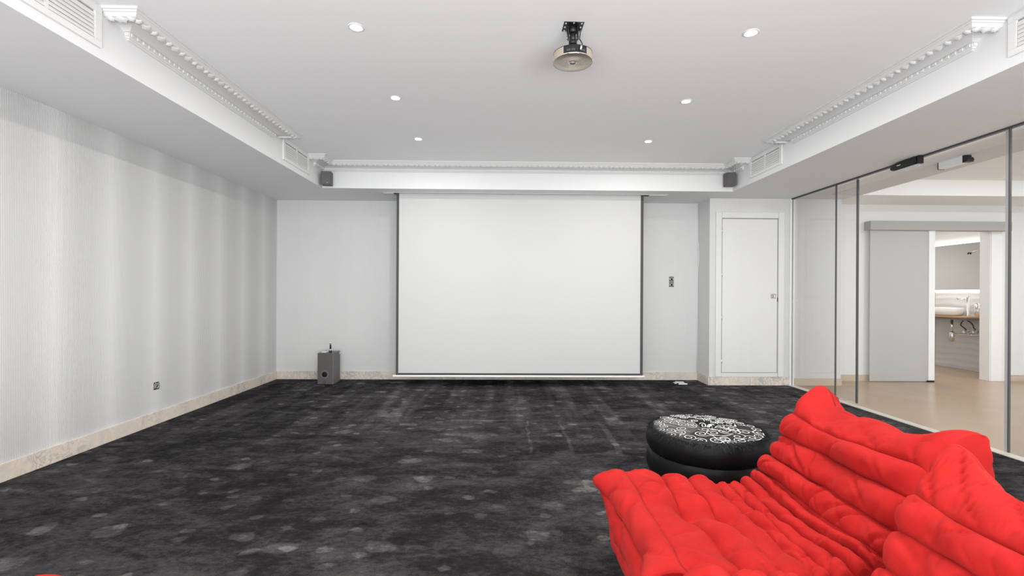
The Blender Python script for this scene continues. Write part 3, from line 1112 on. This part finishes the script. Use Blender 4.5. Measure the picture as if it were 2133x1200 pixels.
# ------------------------------------------------------------------ open sockets
def socket(name, label, loc, rz, n):
    root = empty(name, loc, rz)          # local -y looks into the room
    tag(root, label, 'socket')
    for i in range(n):
        z = -i * 0.0735
        bx('box_back', 'socket_dark', (-0.033, 0.033, -0.002, 0.0, z - 0.033, z + 0.033), root)
        for a in (-1, 1):
            bx('claw', 'socket_metal', (a * 0.024 - 0.006, a * 0.024 + 0.006, -0.008, -0.002, z - 0.02, z + 0.02), root, 0.001)
        MB().lathe([(0.013, 0.002), (0.013, 0.010), (0.021, 0.010), (0.021, 0.002)], 24, Matrix.Translation((0.002, 0, z - 0.006)) @ Matrix.Rotation(pi / 2, 4, 'X')).build('socket_ring', 'socket_metal', root)
        MB().tube([(-0.02, -0.004, z + 0.024), (-0.006, -0.012, z + 0.018), (0.010, -0.014, z + 0.022), (0.020, -0.006, z + 0.028)], 0.003, 6).build('wire', 'silver', root)
    fr = []
    return root


socket('wall_socket', 'uncovered metal wall socket low on the striped wall', (XL, 4.297, 0.338), pi / 2, 1)
socket('wall_socket', 'pair of uncovered stacked sockets on the wall beside the screen', (2.285, YB, 1.380), 0.0, 2)
# floor box near the niche
fbx = empty('floor_box', (2.315, 6.26, 0.0))
tag(fbx, 'small white floor box on the carpet before the niche', 'floor box')
bx('lid', 'bar_white', (-0.055, 0.055, 0.005, 0.05, 0.012, 0.020), fbx, 0.002)
bx('base', 'black_plastic', (-0.050, 0.055, -0.055, 0.05, 0.0, 0.012), fbx, 0.002)
bx('rim', 'bar_white', (-0.045, 0.070, -0.062, -0.050, 0.0, 0.016), fbx, 0.002)
bx('hinge', 'silver', (-0.085, -0.055, -0.03, 0.04, 0.0, 0.014), fbx, 0.002)

# wall sockets / cable in the niche: loose white cable down the corner
cbl = MB().tube([(XC - 0.008, YB - 0.010, 2.40), (XC - 0.010, YB - 0.010, 1.95), (XC - 0.004, YB - 0.03, 1.78), (XC - 0.006, YB - 0.03, 1.62), (XC - 0.012, YB - 0.010, 1.45),
                 (XC - 0.010, YB - 0.008, 1.0), (XC - 0.018, YB - 0.018, 0.12)], 0.004, 8).build('cable', 'white_gloss')
tag(cbl, 'thin loose white cable running down the niche corner', 'cable')


# ------------------------------------------------------------------ red quilted chairs
SEAMS = [(0.125, 0.015), (0.080, 0.150), (0.068, 0.290), (0.140, 0.385), (0.298, 0.365), (0.425, 0.345), (0.535, 0.333), (0.600, 0.332), (0.655, 0.340), (0.705, 0.358),
         (0.745, 0.385), (0.800, 0.452), (0.845, 0.548), (0.893, 0.640), (1.058, 0.742), (1.140, 0.600), (1.150, 0.420), (1.120, 0.220), (1.060, 0.015)]
BULGE = [0.018, 0.024, 0.034, 0.035, 0.031, 0.027, 0.018, 0.017, 0.018, 0.022, 0.031, 0.032, 0.032, 0.040, 0.035, 0.03, 0.03, 0.02]
CREASE = 10      # seam where seat meets backrest
NS, NW = 14, 200


def crease_line(n, width):
    a = abs(n)
    return (1 - a / width) ** 2 if a < width else 0.0


def chair_point(k, t, w, W, seed, lift=0.0, flare=0.0):
    """k channel, t in 0..1 across it, w in -1..1 along the width"""
    a, b = Vector(SEAMS[k]), Vector(SEAMS[k + 1])
    yy = w * W / 2
    edge = 1 - abs(w)
    d = (b - a)
    L = d.length
    d = d / L
    nrm = Vector((-d.y, d.x))
    # seams wander a little along the width
    sh = lambda i: 0.020 * noise.noise(Vector((yy * 3.1 + seed, i * 7.3, 1.7))) + 0.007 * noise.noise(Vector((yy * 9.0 + seed, i * 3.1, 5.0)))
    inner = 0 < k < len(SEAMS) - 2
    a2 = a + d * (sh(k) if k > 1 else 0)
    b2 = b + d * (sh(k + 1) if inner else 0)
    x = 2 * t - 1
    shape = max(0.0, 1 - abs(x) ** 2.0) ** 0.60
    am = BULGE[k] * (1.0 + 0.75 * noise.noise(Vector((yy * 3.0, k * 5.1 + seed, 0.3))))
    p = a2.lerp(b2, t) + nrm * (am * shape)
    # creases running slantwise across the channels, deepest next to the seams
    sl_ = 0.9 if (k + int(seed)) % 2 else -0.9
    s_ = t * L
    n1 = noise.noise(Vector((yy * 6.5 + sl_ * s_ * 6.0, k * 9.7 + seed, s_ * 3.0)))
    n2 = noise.noise(Vector((yy * 15.0 - sl_ * s_ * 9.0, k * 4.7 + seed * 2, s_ * 5.0)))
    n3 = noise.noise(Vector((yy * 30.0 + s_ * 12, k * 3.3 + seed * 3, s_ * 9.0)))
    env = 0.30 + 0.70 * abs(x) ** 1.3
    amt = 0.6 + 0.9 * max(0.0, noise.noise(Vector((yy * 2.0 + 9.0, k * 1.9 + seed, 4.4))) + 0.25)
    ed2 = min(1.0, 0.25 + 4 * min(t, 1 - t))
    p -= nrm * (0.018 * crease_line(n1, 0.17) + 0.013 * env * crease_line(n2, 0.22)) * amt * ed2
    p += nrm * (0.013 * n1 * shape + 0.009 * n2 * shape + 0.003 * n3 * ed2)
    # stitched groove along every seam
    p -= nrm * 0.007 * (exp(-(s_ / 0.007) ** 2) + exp(-((L - s_) / 0.007) ** 2))
    # soft large lumps
    p += nrm * 0.011 * noise.noise(Vector((yy * 3.7, (k + t) * 0.8 + seed, 8.8)))
    z_mid = 1 - w * w
    # sag of the seat between the sides
    if 3 <= k < CREASE:
        p.y -= 0.012 * z_mid
    # tufts on the middle of the seat seams and low on the back
    for (tu, tz, tw, dep, rad) in ((0.30, 0.365, 0.02, 0.050, 0.055), (0.43, 0.345, -0.08, 0.045, 0.055), (0.845, 0.55, 0.05, 0.03, 0.07), (0.745, 0.385, 0.0, 0.02, 0.07), (0.30, 0.365, -0.62, 0.02, 0.06)):
        dd = ((p.x - tu) ** 2 + (p.y - tz) ** 2 + (0.75 * (yy - tw * W / 2)) ** 2) / rad ** 2
        if dd < 6:
            p -= nrm * dep * exp(-dd)
    if lift:
        u_ = min(1.0, max(0.0, (p.x - 0.50) / 0.32))
        p.y += lift * (1 + 1.1 * min(1.0, max(0.0, (p.x - 0.14) / 0.3))) * min(1.0, max(0.0, (p.y - 0.1) / 0.25)) * (1 - u_ * u_ * (3 - 2 * u_))
    u2 = min(1.0, max(0.0, (p.x - 0.35) / 0.5))
    if w < 0:
        yy += flare * w * (1 - u2 * u2 * (3 - 2 * u2))
    q = Vector((p.x, yy, p.y))
    # ears: top corners of the back and front corners of the seat pull out into tips
    ear = exp(-((edge * W / 2) / 0.075) ** 2)
    sgn = 1 if w > 0 else -1
    top = exp(-(((p.x - 1.05) / 0.09) ** 2 + ((p.y - 0.745) / 0.075) ** 2))
    q += Vector((0.012, sgn * 0.022, 0.010)) * ear * top
    q.z -= 0.060 * (1 - exp(-((edge * W / 2) / 0.10) ** 2)) * exp(-(((p.x - 1.04) / 0.16) ** 2 + ((p.y - 0.745) / 0.12) ** 2))
    q.x -= 0.050 * (1 - exp(-((edge * W / 2) / 0.12) ** 2)) * exp(-(((p.x - 1.07) / 0.16) ** 2 + ((p.y - 0.73) / 0.14) ** 2))
    tip = exp(-(((p.x - 0.07) / 0.07) ** 2 + ((p.y - 0.335) / 0.060) ** 2))
    q += Vector((-0.062, sgn * 0.012, 0.008)) * ear * tip
    # round the sides off
    r = 0.05
    de = edge * W / 2
    if de < r:
        c = 1 - de / r
        sink = r * (1 - sqrt(max(0.0, 1 - c * c))) * 0.75
        q.x -= nrm.x * sink * (1 - 0.8 * ear * max(top, tip))
        q.z -= nrm.y * sink * (1 - 0.8 * ear * max(top, tip))
    q.z = max(q.z, 0.004)
    return q


def w_samples():
    out = []
    for i in range(NW + 1):
        u = -1 + 2 * i / NW
        out.append(sin(u * pi / 2) * 0.35 + u * 0.65)
    return out


def chair_part(k0, k1, W, seed, name, lift=0.0, flare=0.0):
    ws = w_samples()
    params = []
    for k in range(k0, k1):
        for i in range(NS):
            tt = i / NS
            tt = 0.5 - 0.5 * cos(pi * tt)
            params.append((k, tt))
    params.append((k1, 0.0) if k1 < len(SEAMS) - 1 else (k1 - 1, 1.0))
    P = [chair_point(k, t, w, W, seed, lift, flare) for (k, t) in params for w in ws]
    m = len(ws)
    F = [(i * m + j, i * m + j + 1, (i + 1) * m + j + 1, (i + 1) * m + j) for i in range(len(params) - 1) for j in range(m - 1)]
    me = bpy.data.meshes.new(name)
    me.from_pydata([tuple(p) for p in P], [], F)
    me.polygons.foreach_set('use_smooth', [True] * len(F))
    me.materials.append(MATS['red_suede'])
    # boundary loops for the sides
    left = [P[i * m] for i in range(len(params))]
    right = [P[i * m + m - 1] for i in range(len(params))]
    return me, left, right


def side_mesh(loop, bulge, name):
    bm = bmesh.new()
    vs_ = [bm.verts.new(p) for p in loop]
    es = [bm.edges.new((vs_[i], vs_[(i + 1) % len(vs_)])) for i in range(len(vs_))]
    bmesh.ops.triangle_fill(bm, edges=es, use_beauty=True)
    me = bpy.data.meshes.new(name)
    bm.to_mesh(me)
    bm.free()
    me.polygons.foreach_set('use_smooth', [True] * len(me.polygons))
    me.materials.append(MATS['red_suede'])
    return me


def chair(label, loc, rz, W, seed, scale=(1, 1, 1), lift=0.0, flare=0.0):
    root = empty('quilted_chair', loc, rz)
    tag(root, label, 'chair', 'red quilted floor chairs')
    root.scale = scale
    me, l0, r0 = chair_part(0, CREASE, W, seed, 'seat', lift, flare)
    link('seat', me, root)
    me, l1, r1 = chair_part(CREASE, len(SEAMS) - 1, W, seed, 'backrest', lift, flare)
    link('backrest', me, root)
    link('side_panel', side_mesh(l0 + l1[1:], 0, 'side_panel'), root)
    link('side_panel', side_mesh(r0 + r1[1:], 0, 'side_panel'), root)
    return root


first = chair('red quilted low chair beside the black pouf, seen whole', (0.395, 1.804, 0.0), 0.0, 0.69, 3.0, flare=0.09)
chair('nearest red quilted low chair, cut by the lower right corner', (0.345, 0.890, 0.0), -0.04, 0.77, 11.0, (0.79, 1, 1.035), 0.032)
third = empty('quilted_chair', (-1.140, 0.938, 0.0), pi + 0.12)
tag(third, 'red chair showing only a tip at the lower left frame edge', 'chair', 'red quilted floor chairs')
for part in first.children:
    c = part.copy()
    scene.collection.objects.link(c)
    c.parent = third

# ------------------------------------------------------------------ black pouf
pf = empty('round_pouf', (1.190, 2.800, 0.0))
tag(pf, 'round black tiered pouf with white scroll patterned top', 'pouf')


def tier(name, r, z0, z1, seed, flat=0.0):
    n, q = 128, 14
    P, F = [], []
    for i in range(n):
        a = 2 * pi * i / n
        for j in range(q + 1):
            t = j / q
            ph = -pi / 2 + pi * t
            rr = r - 0.055 + 0.055 * cos(ph) ** 0.7 if 0 < j < q else r - 0.060
            gath = noise.noise(Vector((cos(a) * 5, sin(a) * 5, seed))) * 0.006 + 0.0035 * sin(a * 46 + 2 * noise.noise(Vector((cos(a) * 3, sin(a) * 3, seed + 4)))) * abs(2 * t - 1) ** 2
            z = (z0 + z1) / 2 + (z1 - z0) / 2 * sin(ph)
            P.append(((rr + gath) * cos(a), (rr + gath) * sin(a), z))
    for i in range(n):
        k = (i + 1) % n
        for j in range(q):
            F.append((i * (q + 1) + j, k * (q + 1) + j, k * (q + 1) + j + 1, i * (q + 1) + j + 1))
    F.append(tuple(i * (q + 1) for i in reversed(range(n))))
    F.append(tuple(i * (q + 1) + q for i in range(n)))
    m = MB().add(P, F, True)
    return m.build(name, 'black_satin', pf)


tier('base_tier', 0.325, 0.0, 0.140, 1.0)
tier('middle_tier', 0.338, 0.115, 0.270, 2.0)
tier('top_tier', 0.340, 0.245, 0.385, 3.0)
ZT = 0.388


def top_z(r):
    z = ZT + 0.016 * (1 - (r / 0.315) ** 2)
    return z - 0.040 * exp(-(r / 0.040) ** 2)


def wedge(name, a0, a1, m, parent):
    n, q = 20, 12
    P, F = [], []
    for i in range(n + 1):
        a = a0 + (a1 - a0) * i / n
        for j in range(q + 1):
            r = 0.012 + (0.312 - 0.012) * j / q
            z = top_z(r) - (0.012 if j == q else 0) - 0.006 * exp(-((min(a - a0, a1 - a) * r) / 0.010) ** 2)
            P.append((r * cos(a), r * sin(a), z))
    for i in range(n):
        for j in range(q):
            F.append((i * (q + 1) + j, (i + 1) * (q + 1) + j, (i + 1) * (q + 1) + j + 1, i * (q + 1) + j + 1))
    return MB().add(P, F, True).build(name, m, parent)


def ribbon(m, pts, wid):
    P, F = [], []
    n = len(pts)
    for i in range(n):
        x, y = pts[i]
        x0, y0 = pts[max(0, i - 1)]
        x1, y1 = pts[min(n - 1, i + 1)]
        dx, dy = x1 - x0, y1 - y0
        L = max(1e-6, sqrt(dx * dx + dy * dy))
        nx, ny = -dy / L, dx / L
        w = wid * (0.35 + 0.65 * sin(pi * min(1, (i + 0.6) / n)))
        for s_ in (-1, 1):
            px, py = x + nx * w * s_ / 2, y + ny * w * s_ / 2
            P.append((px, py, top_z(sqrt(px * px + py * py)) + 0.0016))
    for i in range(n - 1):
        F.append((2 * i, 2 * i + 1, 2 * i + 3, 2 * i + 2))
    m.add(P, F, True)


rng = random.Random(7)
# four wedges: boundaries measured from the photo
angs = [radians(118), radians(222), radians(300), radians(372), radians(478)]
specs = [('pouf_grey', 0.0042, 20, 0.056), ('pouf_dark', 0.0060, 13, 0.066), ('pouf_dark', 0.0062, 13, 0.066), ('pouf_black', 0.0062, 30, 0.042)]
for w_i in range(4):
    a0, a1 = angs[w_i], angs[w_i + 1]
    mname, wid, cnt, size = specs[w_i]
    wd = wedge('top_panel', a0, a1, mname, pf)
    sm = MB()
    placed = []
    tries = 0
    while len(placed) < cnt and tries < 3000:
        tries += 1
        r = 0.03 + 0.27 * sqrt(rng.random())
        a = a0 + (a1 - a0) * rng.random()
        x, y = r * cos(a), r * sin(a)
        if any((x - u) ** 2 + (y - v) ** 2 < (size * 0.78) ** 2 for u, v in placed):
            continue
        placed.append((x, y))
        ph = rng.random() * 2 * pi
        hand = rng.choice((-1, 1))
        pts = []
        N = 22
        for i in range(N + 1):
            t = i / N
            th_ = ph + hand * t * 3.3 * pi
            rr = size * 0.60 * (1 - 0.86 * t)
            pts.append((x + rr * cos(th_), y + rr * sin(th_)))
        tail = []
        x0, y0 = pts[0]
        tx, ty = -hand * -sin(ph), -hand * cos(ph)
        for i in range(6, 0, -1):
            s_ = i / 6 * size * 0.9
            tail.append((x0 + tx * s_ + cos(ph) * s_ * s_ * 6, y0 + ty * s_ + sin(ph) * s_ * s_ * 6))
        pts = tail + pts
        ok = []
        for px, py in pts:
            pr_ = sqrt(px * px + py * py)
            pa = math.atan2(py, px)
            while pa < a0:
                pa += 2 * pi
            if 0.022 < pr_ < 0.306 and pa < a1 - 0.01:
                ok.append((px, py))
            else:
                if len(ok) > 3:
                    ribbon(sm, ok, wid)
                ok = []
        if len(ok) > 3:
            ribbon(sm, ok, wid)
    sp_ = sm.build('scroll_print', 'pouf_white', wd)
    sp_['kind'] = 'stuff'
MB().lathe([(0.0, ZT - 0.018), (0.012, ZT - 0.019), (0.020, ZT - 0.028), (0.016, ZT - 0.034)], 20, cap=False).build('button', 'black_satin', pf)
# fringe of short black threads
fm = MB()
for i in range(1300):
    a = 2 * pi * (i + rng.random()) / 1300
    r = 0.306 + 0.016 * rng.random()
    L = 0.022 + 0.04 * rng.random()
    ta = rng.uniform(-0.8, 0.8)
    up = rng.uniform(-1.0, 0.35) if i % 3 else rng.uniform(0.25, 0.6)
    p0 = Vector((r * cos(a), r * sin(a), ZT - 0.004 - 0.012 * rng.random()))
    out = Vector((cos(a), sin(a), 0)) * (0.55 if i % 3 else -0.6) + Vector((-sin(a), cos(a), 0)) * ta * 0.6 + Vector((0, 0, up))
    p1 = p0 + out.normalized() * L
    if p1.z < ZT - 0.02:
        rr = sqrt(p1.x ** 2 + p1.y ** 2)
        k = max(rr, 0.338) / rr
        p1.x *= k
        p1.y *= k
    sdv = Vector((-sin(a), cos(a), 0)) * 0.0018
    fm.add([p0 - sdv, p0 + sdv, p1], [(0, 1, 2)])
    fm.add([p0 - Vector((0, 0, 0.0011)), p0 + Vector((0, 0, 0.0011)), p1], [(0, 1, 2)])
ff = fm.build('fringe', 'black_fringe', pf)
ff['kind'] = 'stuff'

# ------------------------------------------------------------------ bathroom
XW = 7.34
ct = empty('washstand_counter', (XW, 7.7, 0.80))
tag(ct, 'wall-hung wooden washstand counter in the bathroom', 'counter')
bx('top', 'wood', (-0.42, 0.0, -0.62, 0.80, 0.035, 0.060), ct, 0.002)
bx('apron', 'counter_dark', (-0.41, 0.0, -0.61, 0.79, 0.0, 0.035), ct)
bs = empty('wash_basin', (XW - 0.24, 7.60, 0.8605))
tag(bs, 'white oval vessel basin standing on the counter', 'basin')
ov = Matrix.Scale(0.78, 4, (1, 0, 0)) @ Matrix.Scale(1.12, 4, (0, 1, 0))
MB().lathe([(0.0, 0.004), (0.17, 0.0), (0.205, 0.012), (0.222, 0.060), (0.226, 0.118), (0.220, 0.122), (0.214, 0.118), (0.195, 0.035), (0.16, 0.022)], 40, ov, cap=False).build('bowl', 'porcelain', bs)
MB().lathe([(0.16, 0.022), (0.0, 0.020)], 40, ov, cap=False).build('bowl_floor', 'porcelain', bs)
MB().lathe([(0.028, 0.022), (0.026, 0.026), (0.0, 0.026)], 20).build('drain', 'chrome', bs)
tp = empty('basin_tap', (XW - 0.12, 7.36, 0.8605))
tag(tp, 'tall chrome basin tap beside the vessel basin', 'tap')
MB().lathe([(0.026, 0), (0.026, 0.006), (0.021, 0.008), (0.021, 0.29), (0.018, 0.294)], 24).build('body', 'chrome', tp)
MB().cyl((0, 0.015, 0.262), (-0.03, 0.16, 0.262), 0.010, 14).build('spout', 'chrome', tp)
MB().cyl((-0.03, 0.150, 0.262), (-0.03, 0.153, 0.246), 0.009, 14).build('aerator', 'chrome', tp)
MB().cyl((0, 0, 0.294), (0, 0, 0.312), 0.016, 18).build('cap', 'chrome', tp)
bx('lever', 'chrome', (-0.008, 0.008, -0.07, 0.01, 0.306, 0.314), tp, 0.002)
gl_ = empty('tumbler', (XW - 0.10, 7.225, 0.8605))
tag(gl_, 'shiny metal tumbler next to the basin tap', 'tumbler')
MB().lathe([(0.030, 0), (0.034, 0.004), (0.036, 0.20), (0.033, 0.20), (0.031, 0.010), (0.0, 0.010)], 24, cap=False).build('cup', 'chrome', gl_)
MB().lathe([(0.0368, 0.15), (0.0368, 0.165)], 24, cap=False).build('band', 'bar_white', gl_)
sb = empty('soap_bottle', (XW - 0.16, 8.02, 0.8605))
tag(sb, 'clear soap dispenser bottle at the far end of the counter', 'bottle')
MB().lathe([(0.0, 0.0), (0.034, 0.0), (0.036, 0.01), (0.036, 0.15), (0.022, 0.17), (0.014, 0.175)], 24, cap=False).build('bottle', 'clear_glass', sb)
MB().cyl((0, 0, 0.172), (0, 0, 0.195), 0.015, 16).build('collar', 'silver', sb)
MB().cyl((0, 0, 0.195), (0, 0, 0.225), 0.005, 10).build('stem', 'chrome', sb)
bx('spout', 'chrome', (-0.035, 0.008, -0.008, 0.008, 0.222, 0.234), sb, 0.002)
mr_ = empty('bathroom_mirror', (XW, 7.7, 1.27))
tag(mr_, 'backlit bathroom mirror above the washstand', 'mirror')
bx('glass', 'mirror', (-0.032, -0.026, -0.9, 0.9, 0.0, 0.735), mr_)
bx('back_frame', 'steel', (-0.026, 0.0, -0.88, 0.88, 0.02, 0.715), mr_)
l1 = bx('led_strip', 'led_glow', (XW - 0.055, XW - 0.030, 6.80, 8.62, 2.006, 2.034))
tag(l1, 'glowing light strip along the top of the bathroom mirror', 'light')
l2 = bx('led_strip', 'led_glow', (XW - 0.055, XW - 0.030, 6.80, 8.62, 1.238, 1.266))
tag(l2, 'glowing light strip along the lower edge of the bathroom mirror', 'light')
area_light('bathroom_led', (XW - 0.09, 7.7, 1.25), (0, radians(75), 0), 0.05, 1.7, 1.5, (1, 0.95, 0.87))
area_light('bathroom_fill_light', (6.2, 7.7, 2.38), (0, 0, 0), 0.8, 0.8, 17, (1, 0.975, 0.93))  # unseen ceiling lamp added to brighten the bathroom
hk = empty('mirrored_shower_arm', (XW - 0.03, 7.36, 1.855))  # solid stand-in for a shower arm reflected in the mirror
tag(hk, 'small chrome arm imitating a shower arm reflected in the bathroom mirror', 'mirrored arm')
MB().cyl((0, -0.07, 0.012), (-0.02, 0.07, -0.004), 0.008, 12).build('arm', 'steel', hk)
MB().cyl((-0.02, 0.065, 0.0), (-0.02, 0.075, -0.028), 0.011, 12).build('tip', 'dark_metal', hk)
# bottle trap
bt2 = empty('bottle_trap', (XW - 0.22, 7.52, 0.40))
tag(bt2, 'chrome bottle trap and waste pipe under the basin', 'pipe')
MB().cyl((0, 0, 0.18), (0, 0, 0.40), 0.016, 18).build('tailpiece', 'chrome', bt2)
MB().lathe([(0.024, 0.045), (0.034, 0.05), (0.034, 0.195), (0.030, 0.20), (0.018, 0.203)], 24).build('trap_body', 'chrome', bt2)
MB().cyl((0.0, -0.03, 0.165), (0.22, -0.30, 0.165), 0.014, 16).build('waste_pipe', 'chrome', bt2)
MB().cyl((0.205, -0.28, 0.165), (0.22, -0.30, 0.165), 0.032, 20).build('wall_flange', 'chrome', bt2)


def valve(label, y, z, hose):
    root = empty('angle_valve', (XW, y, z))
    tag(root, label, 'valve', 'angle valves under the washstand')
    MB().cyl((0, 0, 0), (-0.05, 0, 0), 0.013, 14).build('body', 'chrome', root)
    MB().cyl((0, 0, 0), (-0.006, 0, 0), 0.027, 18).build('flange', 'chrome', root)
    MB().cyl((-0.05, 0, 0), (-0.075, 0, 0), 0.022, 8).build('handle', 'chrome', root)
    MB().cyl((-0.035, 0, 0), (-0.035, 0, 0.035), 0.009, 12).build('outlet', 'chrome', root)
    MB().tube(hose, 0.008, 8).build('hose', 'hose_dark', root)


def curve(pts, n=24):
    out = []
    P = [Vector(p) for p in pts]
    P = [P[0]] + P + [P[-1]]
    for i in range(1, len(P) - 2):
        for j in range(n // (len(P) - 3)):
            t = j / (n // (len(P) - 3))
            a, b, c, d = P[i - 1], P[i], P[i + 1], P[i + 2]
            out.append(0.5 * ((2 * b) + (c - a) * t + (2 * a - 5 * b + 4 * c - d) * t * t + (3 * b - a - 3 * c + d) * t ** 3))
    out.append(P[-2])
    return out


valve('chrome angle valve under the basin nearer the trap', 7.474, 0.600, curve([(-0.035, 0, 0.035), (-0.045, 0.035, 0.07), (-0.07, 0.055, 0.11), (-0.08, 0.02, 0.16), (-0.09, -0.015, 0.19)]))
valve('chrome angle valve under the tap end of the counter', 7.325, 0.612, curve([(-0.035, 0, 0.035), (-0.045, 0.02, 0.07), (-0.07, 0.008, 0.11), (-0.08, 0.04, 0.15), (-0.09, 0.085, 0.176)]))
valve('chrome angle valve under the far end of the counter', 8.12, 0.585, curve([(-0.035, 0, 0.03), (-0.05, -0.02, 0.08), (-0.06, -0.07, 0.14), (-0.07, -0.07, 0.215)]))
